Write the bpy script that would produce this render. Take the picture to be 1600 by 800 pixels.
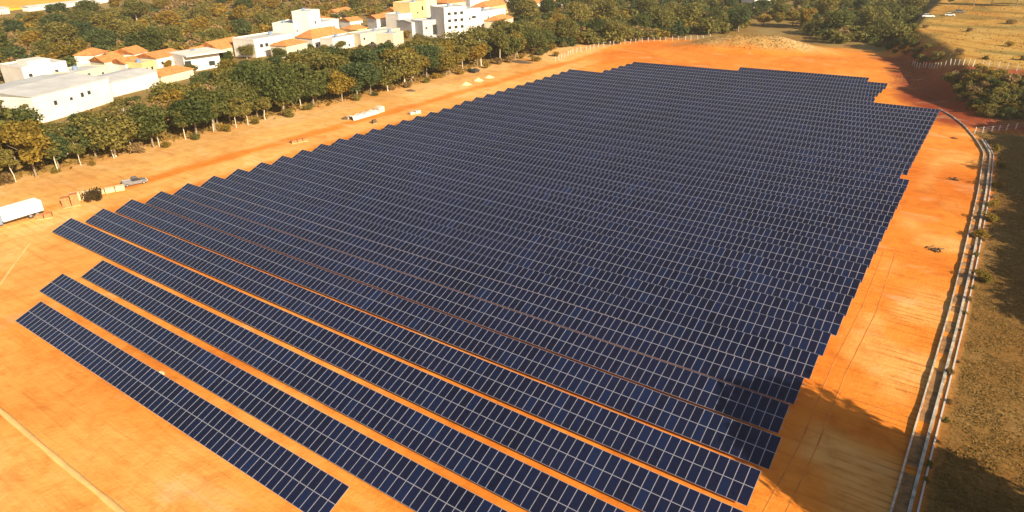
import bpy, math, random
import numpy as np
from mathutils import Vector, Matrix

random.seed(7); rng = np.random.default_rng(7)
sc = bpy.context.scene
for o in list(bpy.data.objects): bpy.data.objects.remove(o)
COL = sc.collection
R = math.radians

# ------------------------------------------------------------------ camera
F_PX, PITCH, YAW, ROLL, CAM_H = 1048.5, 0.449164, 0.613001, -0.0123244, 48.3647
_fw = np.array([-math.sin(YAW)*math.cos(PITCH), math.cos(YAW)*math.cos(PITCH), -math.sin(PITCH)])
_rt = np.array([math.cos(YAW), math.sin(YAW), 0.0]); _up = np.cross(_rt, _fw)
_r = math.cos(ROLL)*_rt + math.sin(ROLL)*_up; _u = -math.sin(ROLL)*_rt + math.cos(ROLL)*_up
cd = bpy.data.cameras.new('camera'); cam = bpy.data.objects.new('camera', cd); COL.objects.link(cam)
cd.sensor_width = 36; cd.lens = F_PX/1600*36; cd.clip_start = 1; cd.clip_end = 6000
M = Matrix.Identity(4)
for i in range(3):
    M[i][0], M[i][1], M[i][2] = _r[i], _u[i], -_fw[i]
M[2][3] = CAM_H
cam.matrix_world = M
sc.camera = cam

# ------------------------------------------------------------------ light
SUN_EL, SUN_AZ = 26.0, -16.0           # azimuth measured from +X towards +Y
sd = Vector((math.cos(R(SUN_EL))*math.cos(R(SUN_AZ)), math.cos(R(SUN_EL))*math.sin(R(SUN_AZ)), math.sin(R(SUN_EL))))
sl = bpy.data.lights.new('sun', 'SUN'); sl.energy = 5.0; sl.angle = R(0.6); sl.color = (1.0, 0.85, 0.62)
so = bpy.data.objects.new('sun', sl); COL.objects.link(so); so.rotation_euler = sd.to_track_quat('Z', 'Y').to_euler()
so.location = (100, -50, 200)
w = bpy.data.worlds.new('World'); sc.world = w; w.use_nodes = True
wn = w.node_tree; bg = wn.nodes['Background']
sky = wn.nodes.new('ShaderNodeTexSky'); sky.sky_type = 'NISHITA'; sky.sun_disc = False
sky.sun_elevation = R(SUN_EL); sky.sun_rotation = R(90 - SUN_AZ); sky.dust_density = 1.5
wb_ = wn.nodes.new('ShaderNodeMix'); wb_.data_type = 'RGBA'; wb_.blend_type = 'MULTIPLY'; wb_.inputs['Factor'].default_value = 1
wb_.inputs['B'].default_value = (1, .91, .83, 1)      # the photograph's warm white balance
wn.links.new(sky.outputs[0], wb_.inputs['A']); wn.links.new(wb_.outputs['Result'], bg.inputs[0]); bg.inputs[1].default_value = 0.078
sc.view_settings.view_transform = 'Standard'; sc.view_settings.look = 'None'
sc.view_settings.exposure = 1.12; sc.view_settings.gamma = 1.0
sc.render.engine = 'CYCLES'
sc.render.resolution_x, sc.render.resolution_y = 1024, 512

# ------------------------------------------------------------------ terrain
def sm(a, b, x):
    t = np.clip((np.asarray(x, float)-a)/(b-a), 0, 1); return t*t*(3-2*t)
GY = np.array([-400, 40, 60, 110, 150, 190, 229, 258, 300, 5000.])
GL = np.array([0, 0, -.4, -.4, -.9, -1.2, -1.3, -1.8, -.6, -.6])
GR = np.array([0, 0, 0, .05, 0, -.5, -1.2, -.3, 0, 0])
# left foot of the bank at the far right corner of the site
def hill(x, y):
    toe = np.interp(y, [200, 228, 262, 300, 345, 420, 700], [10, -6, -17, -25, -42, -44, -44])
    uu = sm(0, 13, x-toe)
    vv = sm(0, 40, y-222)
    h = 8.0*uu*vv + np.clip((y-262)*0.018, 0, 6)*uu*sm(0, 1, vv)
    return h
def mound(x, y):
    d = np.sqrt(((x+92)/42)**2 + ((y-322-0.12*(x+92))/22)**2)
    return 5.2*(1-sm(0.15, 1.0, d))*(1+.08*np.sin(x*.15+1)*np.cos(y*.17)+.04*np.sin(x*.5+y*.3))
def gz(x, y):
    x = np.asarray(x, float); y = np.asarray(y, float)
    l = np.interp(y, GY, GL); r = np.interp(y, GY, GR)
    t = np.clip((x+132)/123, 0, 1)
    z = l + (r-l)*t
    z = z + hill(x, y) + mound(x, y)
    # town and wood stand on ground that climbs a little far away
    z = z + np.clip((-x-420)*0.02, 0, 9)
    # gentle unevenness off the graded site
    off = sm(0, 25, -x-172) + sm(0, 30, y-300)
    z = z + np.clip(off, 0, 1)*(0.5*np.sin(x*.09)*np.cos(y*.07))
    return z
def ray(px, py):
    return _fw*F_PX + _r*(px-800) + _u*(400-py)
def at(px, py, h=0.0):
    """ground point seen at a pixel of the 1600x800 photograph (h = height above ground)"""
    d = ray(px, py); z = h
    for _ in range(40):
        s = (z-CAM_H)/d[2]; X, Y = s*d[0], s*d[1]
        z = 0.6*z + 0.4*(float(gz(X, Y))+h)
    return X, Y
def proj(x, y, z):
    d = np.array([x, y, z-CAM_H]); q = d@_fw
    return 800+F_PX*(d@_r)/q, 400-F_PX*(d@_u)/q
def in_poly(x, y, poly):
    c = False; n = len(poly); j = n-1
    for i in range(n):
        xi, yi = poly[i]; xj, yj = poly[j]
        if (yi > y) != (yj > y) and x < (xj-xi)*(y-yi)/(yj-yi)+xi: c = not c
        j = i
    return c

# ------------------------------------------------------------------ materials
def mat(name):
    m = bpy.data.materials.new(name); m.use_nodes = True
    nt = m.node_tree; b = nt.nodes['Principled BSDF']; return m, nt, b
def N(nt, typ, **kw):
    n = nt.nodes.new(typ)
    for k, v in kw.items(): setattr(n, k, v)
    return n
def ramp(nt, fac, stops):
    r = N(nt, 'ShaderNodeValToRGB'); e = r.color_ramp.elements
    while len(e) < len(stops): e.new(0.5)
    for i, (p, c) in enumerate(stops): e[i].position = p; e[i].color = (*c, 1)
    nt.links.new(fac, r.inputs[0]); return r.outputs[0]
def noise(nt, scale, detail=4, rough=.6, vec=None, dist=0):
    n = N(nt, 'ShaderNodeTexNoise'); n.inputs['Scale'].default_value = scale
    n.inputs['Detail'].default_value = detail; n.inputs['Roughness'].default_value = rough
    n.inputs['Distortion'].default_value = dist
    if vec is not None: nt.links.new(vec, n.inputs['Vector'])
    return n.outputs['Fac']
def mixc(nt, fac, a, b, mode='MIX'):
    m = N(nt, 'ShaderNodeMix', data_type='RGBA', blend_type=mode)
    for s, v in ((m.inputs['Factor'], fac), (m.inputs['A'], a), (m.inputs['B'], b)):
        if hasattr(v, 'links'): nt.links.new(v, s)
        elif isinstance(v, (int, float)): s.default_value = v
        else: s.default_value = (*v, 1)
    return m.outputs['Result']
def geo_pos(nt): return N(nt, 'ShaderNodeNewGeometry').outputs['Position']
def scaled(nt, vec, s):
    m = N(nt, 'ShaderNodeMapping'); m.inputs['Scale'].default_value = s
    nt.links.new(vec, m.inputs[0]); return m.outputs[0]
def bump(nt, b, h, strength, dist):
    bp = N(nt, 'ShaderNodeBump'); bp.inputs['Strength'].default_value = strength; bp.inputs['Distance'].default_value = dist
    nt.links.new(h, bp.inputs['Height']); nt.links.new(bp.outputs[0], b.inputs['Normal'])
def plain(name, c, rough=.6, metal=0, var=.18, scale=1.5, spec=.4):
    m, nt, b = mat(name)
    tc = N(nt, 'ShaderNodeTexCoord').outputs['Object']
    f = noise(nt, scale, 5, .6, tc)
    lo = tuple(v*(1-var) for v in c); hi = tuple(min(1, v*(1+var)) for v in c)
    nt.links.new(ramp(nt, f, [(.3, lo), (.7, hi)]), b.inputs['Base Color'])
    b.inputs['Roughness'].default_value = rough; b.inputs['Metallic'].default_value = metal
    b.inputs['Specular IOR Level'].default_value = spec
    return m

def ground_material():
    m, nt, b = mat('ground_soil_and_grass')
    a = N(nt, 'ShaderNodeAttribute', attribute_name='zone').outputs['Color']
    k = N(nt, 'ShaderNodeAttribute', attribute_name='grass')
    p = geo_pos(nt)
    n1 = noise(nt, .035, 5, .55, p, .6); n2 = noise(nt, .35, 6, .65, p, .4); n3 = noise(nt, 2.2, 5, .7, p)
    st = noise(nt, 1.0, 4, .62, scaled(nt, p, (.09, 1.25, .5)), .6)
    v1 = ramp(nt, n1, [(.30, (.84, .68, .52)), (.52, (1, 1, 1)), (.70, (1.08, 1.22, 1.6))])
    v2 = ramp(nt, n2, [(.28, (.80, .70, .58)), (.5, (1, 1, 1)), (.72, (1.08, 1.14, 1.3))])
    v3 = ramp(nt, st, [(.30, (.82, .74, .64)), (.46, (1, 1, 1)), (.7, (1.05, 1.09, 1.18))])
    c = mixc(nt, 1.0, a, v1, 'MULTIPLY'); c = mixc(nt, 1.0, c, v2, 'MULTIPLY'); c = mixc(nt, .7, c, v3, 'MULTIPLY')
    g = ramp(nt, n3, [(.3, (.45, .42, .38)), (.5, (.95, .95, .9)), (.72, (1.6, 1.5, 1.3))])
    cg = mixc(nt, 1.0, c, g, 'MULTIPLY')
    c = mixc(nt, k.outputs['Fac'], c, cg)
    # bulldozer and tyre marks: worn lines in the soil itself
    tk = N(nt, 'ShaderNodeAttribute', attribute_name='track').outputs['Fac']
    wv = N(nt, 'ShaderNodeTexWave', wave_type='BANDS', bands_direction='Y'); nt.links.new(scaled(nt, p, (.12, 1, 1)), wv.inputs['Vector'])
    wv.inputs['Scale'].default_value = .26; wv.inputs['Distortion'].default_value = 9; wv.inputs['Detail'].default_value = 3; wv.inputs['Detail Scale'].default_value = .8
    wl = ramp(nt, wv.outputs['Fac'], [(0, (1, 1, 1)), (.22, (0, 0, 0))])
    brk = ramp(nt, noise(nt, .22, 3, .6, p), [(.42, (0, 0, 0)), (.6, (1, 1, 1))])
    wm = N(nt, 'ShaderNodeMath', operation='MULTIPLY'); nt.links.new(wl, wm.inputs[0]); nt.links.new(tk, wm.inputs[1])
    wm2 = N(nt, 'ShaderNodeMath', operation='MULTIPLY'); nt.links.new(wm.outputs[0], wm2.inputs[0]); nt.links.new(brk, wm2.inputs[1])
    c = mixc(nt, wm2.outputs[0], c, (.36, .105, .016))
    # pale dried-out blotches of lime and water stains on the bare soil
    nb = noise(nt, .085, 3, .5, scaled(nt, p, (1, 1.8, 1)), .6)
    bl = ramp(nt, nb, [(.60, (0, 0, 0)), (.76, (.5, .5, .5))])
    inv = N(nt, 'ShaderNodeMath', operation='MULTIPLY_ADD'); nt.links.new(k.outputs['Fac'], inv.inputs[0]); inv.inputs[1].default_value = -1; inv.inputs[2].default_value = 1
    bf = N(nt, 'ShaderNodeMath', operation='MULTIPLY'); nt.links.new(bl, bf.inputs[0]); nt.links.new(inv.outputs[0], bf.inputs[1])
    c = mixc(nt, bf.outputs[0], c, (.62, .42, .22))
    nt.links.new(c, b.inputs['Base Color']); b.inputs['Roughness'].default_value = .95
    b.inputs['Specular IOR Level'].default_value = .1
    hh = N(nt, 'ShaderNodeMath', operation='ADD'); nt.links.new(n2, hh.inputs[0]); nt.links.new(n3, hh.inputs[1])
    h2 = N(nt, 'ShaderNodeMath', operation='ADD'); nt.links.new(hh.outputs[0], h2.inputs[0]); nt.links.new(st, h2.inputs[1])
    bump(nt, b, h2.outputs[0], .55, .16)
    return m
def foliage(name, cols, dry=0.0):
    m, nt, b = mat(name)
    p = geo_pos(nt); oi = N(nt, 'ShaderNodeObjectInfo').outputs['Random']
    f = noise(nt, .55, 4, .7, p)
    ad = N(nt, 'ShaderNodeMath', operation='MULTIPLY_ADD'); nt.links.new(oi, ad.inputs[0]); ad.inputs[1].default_value = .5; nt.links.new(f, ad.inputs[2])
    n = len(cols)
    c = ramp(nt, ad.outputs[0], [(.30+.65*i/(n-1), cc) for i, cc in enumerate(cols)])
    isl = N(nt, 'ShaderNodeNewGeometry').outputs['Random Per Island']
    v = ramp(nt, isl, [(0, (.76, .77, .76)), (1, (1.24, 1.22, 1.15))])
    c = mixc(nt, 1.0, c, v, 'MULTIPLY')
    nt.links.new(c, b.inputs['Base Color']); b.inputs['Roughness'].default_value = .7; b.inputs['Specular IOR Level'].default_value = .2
    tr = N(nt, 'ShaderNodeBsdfTranslucent'); nt.links.new(c, tr.inputs[0])
    ms = N(nt, 'ShaderNodeMixShader'); ms.inputs[0].default_value = .42
    out = nt.nodes['Material Output']
    nt.links.new(b.outputs[0], ms.inputs[1]); nt.links.new(tr.outputs[0], ms.inputs[2]); nt.links.new(ms.outputs[0], out.inputs[0])
    return m
def panel_glass():
    m, nt, b = mat('panel_glass')
    oi = N(nt, 'ShaderNodeObjectInfo').outputs['Random']; isl = N(nt, 'ShaderNodeNewGeometry').outputs['Random Per Island']
    s = N(nt, 'ShaderNodeMath', operation='ADD'); nt.links.new(oi, s.inputs[0]); nt.links.new(isl, s.inputs[1])
    fr = N(nt, 'ShaderNodeMath', operation='FRACT'); nt.links.new(s.outputs[0], fr.inputs[0])
    c = ramp(nt, fr.outputs[0], [(0, (.0055, .0065, .020)), (.4, (.0058, .0076, .0255)), (.85, (.0060, .0090, .031)), (1, (.0062, .0120, .042))])
    big = noise(nt, .06, 3, .5, geo_pos(nt))
    v = ramp(nt, big, [(.3, (.72, .74, .74)), (.7, (1.3, 1.28, 1.25))])
    c = mixc(nt, 1.0, c, v, 'MULTIPLY')
    nt.links.new(c, b.inputs['Base Color']); b.inputs['Roughness'].default_value = .22; b.inputs['IOR'].default_value = 1.45
    b.inputs['Specular IOR Level'].default_value = .5
    return m

MT = {}
MT['ground'] = ground_material()
MT['glass'] = panel_glass()
MT['alu'] = plain('panel_frame_aluminium', (.30, .30, .35), .5, .3, .08)
MT['steel'] = plain('galvanised_steel', (.34, .34, .35), .5, .5, .1)
MT['back'] = plain('panel_backsheet', (.5, .5, .5), .7)
MT['dark'] = foliage('foliage_dark_green', [(.046, .066, .017), (.076, .094, .023), (.120, .122, .030)])
MT['olive'] = foliage('foliage_olive', [(.096, .104, .026), (.150, .140, .034), (.22, .178, .042)])
MT['yellow'] = foliage('foliage_yellow_green', [(.12, .105, .018), (.21, .155, .024), (.30, .19, .028)])
MT['dry'] = foliage('foliage_dry_brown', [(.15, .10, .042), (.24, .155, .065), (.32, .21, .09)])
MT['darkdry'] = foliage('foliage_dark_brown', [(.050, .034, .014), (.075, .050, .020), (.10, .066, .026)])
MT['teal'] = foliage('foliage_deep_green', [(.042, .066, .025), (.068, .094, .032), (.098, .120, .039)])
MT['bark'] = plain('bark_grey', (.22, .17, .12), .9, 0, .3, 3)
MT['palebark'] = plain('bark_pale', (.50, .42, .31), .85, 0, .2, 2)
MT['drygrass'] = foliage('dry_grass_blades', [(.13, .085, .024), (.21, .135, .038), (.29, .185, .052)])
MT['white'] = plain('white_wall_paint', (.62, .57, .51), .75, 0, .10, .25)
MT['cream'] = plain('cream_wall_paint', (.54, .46, .33), .75, 0, .12, .25)
MT['ochre'] = plain('ochre_wall_paint', (.62, .44, .18), .75, 0, .12, .3)
MT['grey'] = plain('grey_shaded_wall', (.36, .36, .37), .8, 0, .12, .3)  # wall grey with the shade of a face put into the colour
MT['whiteroof'] = plain('white_roof_sheet', (.46, .45, .43), .6, 0, .15, .2)
MT['tile'] = plain('clay_roof_tile', (.50, .19, .055), .85, 0, .35, .8)
MT['pane'] = plain('window_pane', (.03, .035, .04), .15, 0, .2, 1)
MT['trim'] = plain('concrete_trim', (.45, .43, .40), .85, 0, .15, .6)
MT['concrete'] = plain('concrete_channel', (.38, .34, .28), .85, 0, .6, .8)
MT['post'] = plain('concrete_post', (.66, .60, .50), .85, 0, .15, 2)
MT['wire'] = plain('fence_wire', (.4, .4, .4), .5, .6)
MT['tarp'] = plain('white_tarpaulin', (.50, .45, .38), .6, 0, .25, 1)
MT['wood'] = plain('pallet_wood', (.50, .33, .16), .85, 0, .25, 2)
MT['rust'] = plain('rusty_orange_paint', (.42, .15, .05), .7, 0, .3, 2)
MT['blackp'] = plain('dark_car_paint', (.03, .028, .03), .3, 0, .1, 1)
MT['silver'] = plain('silver_car_paint', (.20, .20, .21), .35, .3, .08, 1)
MT['whitep'] = plain('white_car_paint', (.75, .75, .74), .35, 0, .05, 1)
MT['blue'] = plain('blue_grey_cab_paint', (.16, .22, .32), .4, 0, .1, 1)
MT['rubber'] = plain('tyre_rubber', (.02, .02, .02), .9)
MT['rim'] = plain('wheel_rim', (.4, .4, .4), .4, .7)
MT['sand'] = plain('pale_sand', (.66, .48, .25), .95, 0, .18, 1.2)
MT['berm'] = plain('pale_packed_soil', (.62, .36, .12), .95, 0, .16, .5)
MT['rut'] = plain('damp_rut_soil', (.50, .155, .020), .95, 0, .3, .4)
MT['lamp'] = plain('headlight_lens', (.7, .7, .66), .2)
MT['stone'] = plain('dark_debris', (.09, .06, .035), .9, 0, .4, 3)
MT['plasticred'] = plain('red_cloth', (.45, .10, .06), .8)
MT['skin'] = plain('skin', (.35, .2, .13), .6)

# ------------------------------------------------------------------ mesh helpers
class MB:
    """collects shapes and links them as ONE mesh object"""
    def __init__(s): s.v = []; s.f = []; s.m = []
    def add(s, vs, fs, mi=0):
        k = len(s.v); s.v += [tuple(map(float, v)) for v in vs]; s.f += [tuple(i+k for i in f) for f in fs]; s.m += [mi]*len(fs)
    def box(s, lo, hi, mi=0, rot=0, piv=(0, 0), bev=0):
        x0, y0, z0 = lo; x1, y1, z1 = hi
        vs = [(x0, y0, z0), (x1, y0, z0), (x1, y1, z0), (x0, y1, z0), (x0, y0, z1), (x1, y0, z1), (x1, y1, z1), (x0, y1, z1)]
        if rot:
            c, n = math.cos(rot), math.sin(rot)
            vs = [(piv[0]+(x-piv[0])*c-(y-piv[1])*n, piv[1]+(x-piv[0])*n+(y-piv[1])*c, z) for x, y, z in vs]
        s.add(vs, [(3, 2, 1, 0), (4, 5, 6, 7), (0, 1, 5, 4), (1, 2, 6, 5), (2, 3, 7, 6), (3, 0, 4, 7)], mi)
    def tube(s, pts, rad, seg=6, mi=0, cap=True):
        pts = [Vector(p) for p in pts]; n = len(pts)
        rad = rad if isinstance(rad, (list, tuple)) else [rad]*n
        rings = []
        for i, p in enumerate(pts):
            d = (pts[min(i+1, n-1)]-pts[max(i-1, 0)]).normalized()
            a = d.cross(Vector((0, 0, 1)) if abs(d.z) < .9 else Vector((1, 0, 0))).normalized(); b = d.cross(a)
            rings.append([p+rad[i]*(math.cos(2*math.pi*k/seg)*a+math.sin(2*math.pi*k/seg)*b) for k in range(seg)])
        vs = [q for r in rings for q in r]; fs = []
        for i in range(n-1):
            for k in range(seg):
                fs.append((i*seg+k, i*seg+(k+1) % seg, (i+1)*seg+(k+1) % seg, (i+1)*seg+k))
        if cap: fs += [tuple(range(seg))[::-1], tuple((n-1)*seg+k for k in range(seg))]
        s.add(vs, fs, mi)
    def prism(s, prof, y0, y1, mi=0):
        """profile in x,z extruded along y"""
        n = len(prof)
        vs = [(x, y0, z) for x, z in prof]+[(x, y1, z) for x, z in prof]
        fs = [tuple(range(n)), tuple(range(2*n-1, n-1, -1))]+[(i, i+n, (i+1) % n+n, (i+1) % n) for i in range(n)]
        s.add(vs, fs, mi)
    def mesh(s, name, mats):
        me = bpy.data.meshes.new(name); me.from_pydata(s.v, [], s.f)
        for m in (mats if isinstance(mats, (list, tuple)) else [mats]): me.materials.append(m)
        if any(s.m): me.polygons.foreach_set('material_index', s.m)
        me.update(); return me
    def build(s, name, mats, parent=None):
        return link(name, s.mesh(name, mats), parent)
def link(name, me, parent=None, loc=None, rotz=0):
    o = bpy.data.objects.new(name, me); COL.objects.link(o)
    if parent: o.parent = parent
    if loc is not None: o.location = loc
    if rotz: o.rotation_euler.z = rotz
    return o
def tag(o, label=None, cat=None, group=None, kind=None):
    if label: o['label'] = label
    if cat: o['category'] = cat
    if group: o['group'] = group
    if kind: o['kind'] = kind
    return o
def thing(name, loc, label, cat, group=None, rz=0):
    o = bpy.data.objects.new(name, None); COL.objects.link(o); o.location = loc; o.rotation_euler.z = rz
    o.empty_display_size = .5
    return tag(o, label, cat, group)
def part(src, parent, **kw):
    c = src.copy(); COL.objects.link(c); c.parent = parent
    for k, v in kw.items(): setattr(c, k, v)
    return c
def numpy_mesh(name, V, Q, mats):
    me = bpy.data.meshes.new(name); V = np.asarray(V, np.float32); Q = np.asarray(Q, np.int32)
    me.vertices.add(len(V)); me.vertices.foreach_set('co', V.ravel())
    me.loops.add(Q.size); me.loops.foreach_set('vertex_index', Q.ravel())
    me.polygons.add(len(Q)); me.polygons.foreach_set('loop_start', np.arange(len(Q), dtype=np.int32)*Q.shape[1])
    me.polygons.foreach_set('loop_total', np.full(len(Q), Q.shape[1], np.int32))
    for m in (mats if isinstance(mats, (list, tuple)) else [mats]): me.materials.append(m)
    me.update(calc_edges=True); return me
ONES = ['', 'first', 'second', 'third', 'fourth', 'fifth', 'sixth', 'seventh', 'eighth', 'ninth', 'tenth', 'eleventh', 'twelfth', 'thirteenth',
        'fourteenth', 'fifteenth', 'sixteenth', 'seventeenth', 'eighteenth', 'nineteenth']
def ordinal(n):
    if n < 20: return ONES[n]
    t = {2: 'twent', 3: 'thirt', 4: 'fort', 5: 'fift', 6: 'sixt', 7: 'sevent', 8: 'eight', 9: 'ninet'}[n//10]
    return t+'ieth' if n % 10 == 0 else t+'y-'+ONES[n % 10]

# ------------------------------------------------------------------ ground sheet
def axis(parts):
    out = []
    for a, b, s in parts: out += list(np.arange(a, b, s))
    return np.array(sorted(set(np.round(out, 3))))
gx = axis([(-3000, -1000, 200), (-1000, -420, 20), (-420, -180, 5), (-180, 24, 1.0), (24, 120, 4), (120, 600, 30), (600, 3001, 200)])
gy = axis([(-800, 0, 80), (0, 345, 1.0), (345, 460, 4), (460, 1000, 12), (1000, 4001, 150)])
XX, YY = np.meshgrid(gx, gy, indexing='ij')
VN = {}
def vnoise(x, y, s, seed):
    """smooth value noise on the grid, for ragged borders between kinds of ground"""
    if seed not in VN: VN[seed] = np.random.default_rng(seed).random((128, 128))
    T = VN[seed]
    u, v = x/s, y/s; i, j = np.floor(u).astype(int), np.floor(v).astype(int); a, b = u-i, v-j
    a, b = a*a*(3-2*a), b*b*(3-2*b); i0, i1, j0, j1 = i % 128, (i+1) % 128, j % 128, (j+1) % 128
    return T[i0, j0]*(1-a)*(1-b)+T[i1, j0]*a*(1-b)+T[i0, j1]*(1-a)*b+T[i1, j1]*a*b
wob = (vnoise(XX, YY, 9, 1)-.5)*6+(vnoise(XX, YY, 3, 2)-.5)*3
OR = np.array([.62, .215, .027]); ORD = np.array([.60, .19, .020]); PALE = np.array([.68, .38, .115]); TAN = np.array([.56, .315, .105])
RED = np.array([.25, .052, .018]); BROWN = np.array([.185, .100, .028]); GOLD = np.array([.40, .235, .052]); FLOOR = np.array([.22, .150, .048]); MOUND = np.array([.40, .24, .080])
track = (sm(-5, -2, XX)*sm(6, 4, XX)*sm(50, 60, YY)*sm(125, 95, YY)*.75+sm(-166, -150, XX)*sm(-134, -140, XX)*.35+sm(262, 275, YY)*sm(-140, -120, XX)*.5)
zone = np.zeros(XX.shape+(3,)); grass = np.zeros(XX.shape)
def lay(mask, colr, g=0.0):
    global zone, grass
    mk = np.clip(mask, 0, 1); zone = zone*(1-mk[..., None])+colr*mk[..., None]; grass = grass*(1-mk)+g*mk
lay(np.ones(XX.shape), FLOOR, .8)
site = sm(-170, -166, XX+wob*.5)*sm(345, 325, YY+wob)*sm(8, 3, XX+0*wob)
lay(sm(-172, -166, XX+wob*.6)*sm(345, 330, YY+wob*2+.5*np.maximum(-XX-110, 0))*(XX < 200), OR)
lay(sm(-183, -172, XX+wob)*sm(-148, -156, XX+wob*.4)*sm(330, 290, YY+wob*2), TAN, .15)                    # verge and dirt road
lay(sm(-163, -160, XX+wob*.3)*sm(-149, -152, XX+wob*.3)*sm(300, 280, YY), PALE*.92)
lay(sm(-147, -144.6, XX+wob*.25)*sm(-136, -138.5, XX+wob*.25)*sm(280, 250, YY)*.75, PALE*1.03)
lay(sm(-100, -125, XX+wob)*sm(60, 38, YY)*sm(-175, -160, XX)*.55, PALE)
lay(sm(60, 20, YY+wob)*sm(-30, -60, XX+wob)*.35, PALE*1.02)
lay(sm(-24, -10, XX)*sm(250, 230, YY)*.9, OR*np.array([1.0, .90, .85]))
lay(sm(.45, .75, vnoise(XX, YY, 7, 21))*sm(-8, -5, XX)*sm(215, 205, YY)*.5, PALE)
lay(sm(.55, .8, vnoise(XX, YY, 14, 22))*sm(-135, -125, XX)*sm(60, 40, YY)*.45, ORD)
# soil under the panels, a slightly deeper orange
lay(sm(-132, -128, XX)*sm(-9, -11, XX)*sm(46, 60, YY)*sm(262, 255, YY)*.6, ORD)
# pushed-up mound and the cut at the far end
md = np.sqrt(((XX+92)/42)**2+((YY-322-0.12*(XX+92))/22)**2)
lay(sm(-150, -140, XX)*sm(262, 275, YY)*sm(345, 330, YY)*.6, OR*np.array([1, .92, .85]))
lay(sm(.95, .6, md+wob*.03)*sm(300, 312, YY+wob), MOUND, .2)
lay(sm(.50, .72, md+wob*.03)*sm(1.25, 1.0, md+wob*.02)*sm(322, 306, YY)*.8, ORD)
# bank at the far right, golden terraced field above
toe = np.interp(YY, [200, 228, 262, 300, 345, 420, 700], [10, -6, -17, -25, -42, -44, -44])
bank = sm(-11, -4, XX-toe+wob*.6)
lay(bank*sm(215, 224, YY+wob*.3)*sm(330, 320, YY), RED)  # red cut soil, darkened and spread past the foot to paint in the bank's shade
up = sm(9, 13, XX-toe+wob*.6)*sm(226, 233, YY+wob*.4)
lay(up, BROWN*1.1, .8)
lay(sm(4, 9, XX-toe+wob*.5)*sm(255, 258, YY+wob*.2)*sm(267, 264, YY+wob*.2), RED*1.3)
lay(sm(4, 12, XX-toe+wob)*sm(265, 272, YY+wob*.3), GOLD, .6)
ter = np.sin((YY*.9+XX*.55)*.42+vnoise(XX, YY, 25, 4)*5)
lay(sm(4, 12, XX-toe+wob)*sm(268, 280, YY)*sm(.55, .9, ter)*.6, GOLD*np.array([.62, .55, .5]), .7)
lay(sm(4, 12, XX-toe+wob)*sm(268, 280, YY)*sm(.6, .75, vnoise(XX, YY, 11, 6))*.6, np.array([.13, .12, .032]), .8)
lay(sm(-.5, .6, XX-np.interp(YY, [0, 57, 160, 190, 206, 214, 222], [6.4, 4.4, 6.2, 6.2, 2.6, 0, 3.0])+wob*.08)*sm(219, 214, YY+wob*.2), BROWN, .9)   # dry field beyond the channel
# far things
lay(sm(-330, -380, XX)*sm(560, 600, YY-.18*XX-560+560)*0, GOLD)
far_gold = ((YY-259)*.55+(XX+728)*.0)
ZZ = gz(XX, YY)
nx, ny = XX.shape
idx = np.arange(nx*ny).reshape(nx, ny)
Q = np.stack([idx[:-1, :-1], idx[1:, :-1], idx[1:, 1:], idx[:-1, 1:]], -1).reshape(-1, 4)
gme = numpy_mesh('ground', np.stack([XX, YY, ZZ], -1).reshape(-1, 3), Q, MT['ground'])
ca = gme.attributes.new('zone', 'FLOAT_COLOR', 'POINT'); ca.data.foreach_set('color', np.concatenate([zone.reshape(-1, 3), np.ones((nx*ny, 1))], 1).astype(np.float32).ravel())
ga = gme.attributes.new('grass', 'FLOAT', 'POINT'); ga.data.foreach_set('value', grass.astype(np.float32).ravel())
ta = gme.attributes.new('track', 'FLOAT', 'POINT'); ta.data.foreach_set('value', np.clip(track, 0, 1).astype(np.float32).ravel())
gme.shade_smooth()
tag(link('ground', gme), kind='structure')

def strip(name, pts, width, mat_, lift=.03, crown=0.0, kind='structure'):
    """a ribbon of soil or road that follows the ground along a line of points"""
    P = [];
    for (x0, y0), (x1, y1) in zip(pts[:-1], pts[1:]):
        n = max(1, int(math.hypot(x1-x0, y1-y0)/.8))
        P += [(x0+(x1-x0)*k/n, y0+(y1-y0)*k/n) for k in range(n)]
    P.append(pts[-1]); P = np.array(P)
    T = np.gradient(P, axis=0); T /= np.linalg.norm(T, axis=1)[:, None]; Nn = np.stack([-T[:, 1], T[:, 0]], 1)
    offs = np.linspace(-.5, .5, 7); V = []
    for i, p in enumerate(P):
        for o in offs:
            ww = width*(1+.18*math.sin(i*.7)*math.sin(i*.23+2)); q = p+Nn[i]*o*ww
            V.append((q[0], q[1], float(gz(*q))+lift+crown*(1-(2*o)**2)-(.12 if abs(o) > .49 else 0)))
    k = np.arange(len(P)*7).reshape(-1, 7)
    Qs = np.stack([k[:-1, :-1], k[:-1, 1:], k[1:, 1:], k[1:, :-1]], -1).reshape(-1, 4)
    me = numpy_mesh(name, V, Qs, mat_); me.shade_smooth(); return tag(link(name, me), kind=kind)
strip('path', [at(-60, 596), at(0, 641), at(95, 722), at(200, 808), at(260, 860)], .7, MT['berm'], .02, .16)
strip('path', [at(-40, 492), at(0, 444), at(22, 412), at(46, 380)], .5, MT['berm'], .01, .06)

for dx in (0, 1.7):
    strip('wheel_track', [(-7.4+dx, 50), (-6.9+dx*.9, 62), (-7.2+dx, 78), (-6.8+dx*1.1, 96), (-7.3+dx, 118)], .22, MT['rut'], .006)
strip('wheel_track', [(-2.5, 71), (.5, 74.5), (3.5, 75.2)], .2, MT['rut'], .006)

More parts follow.
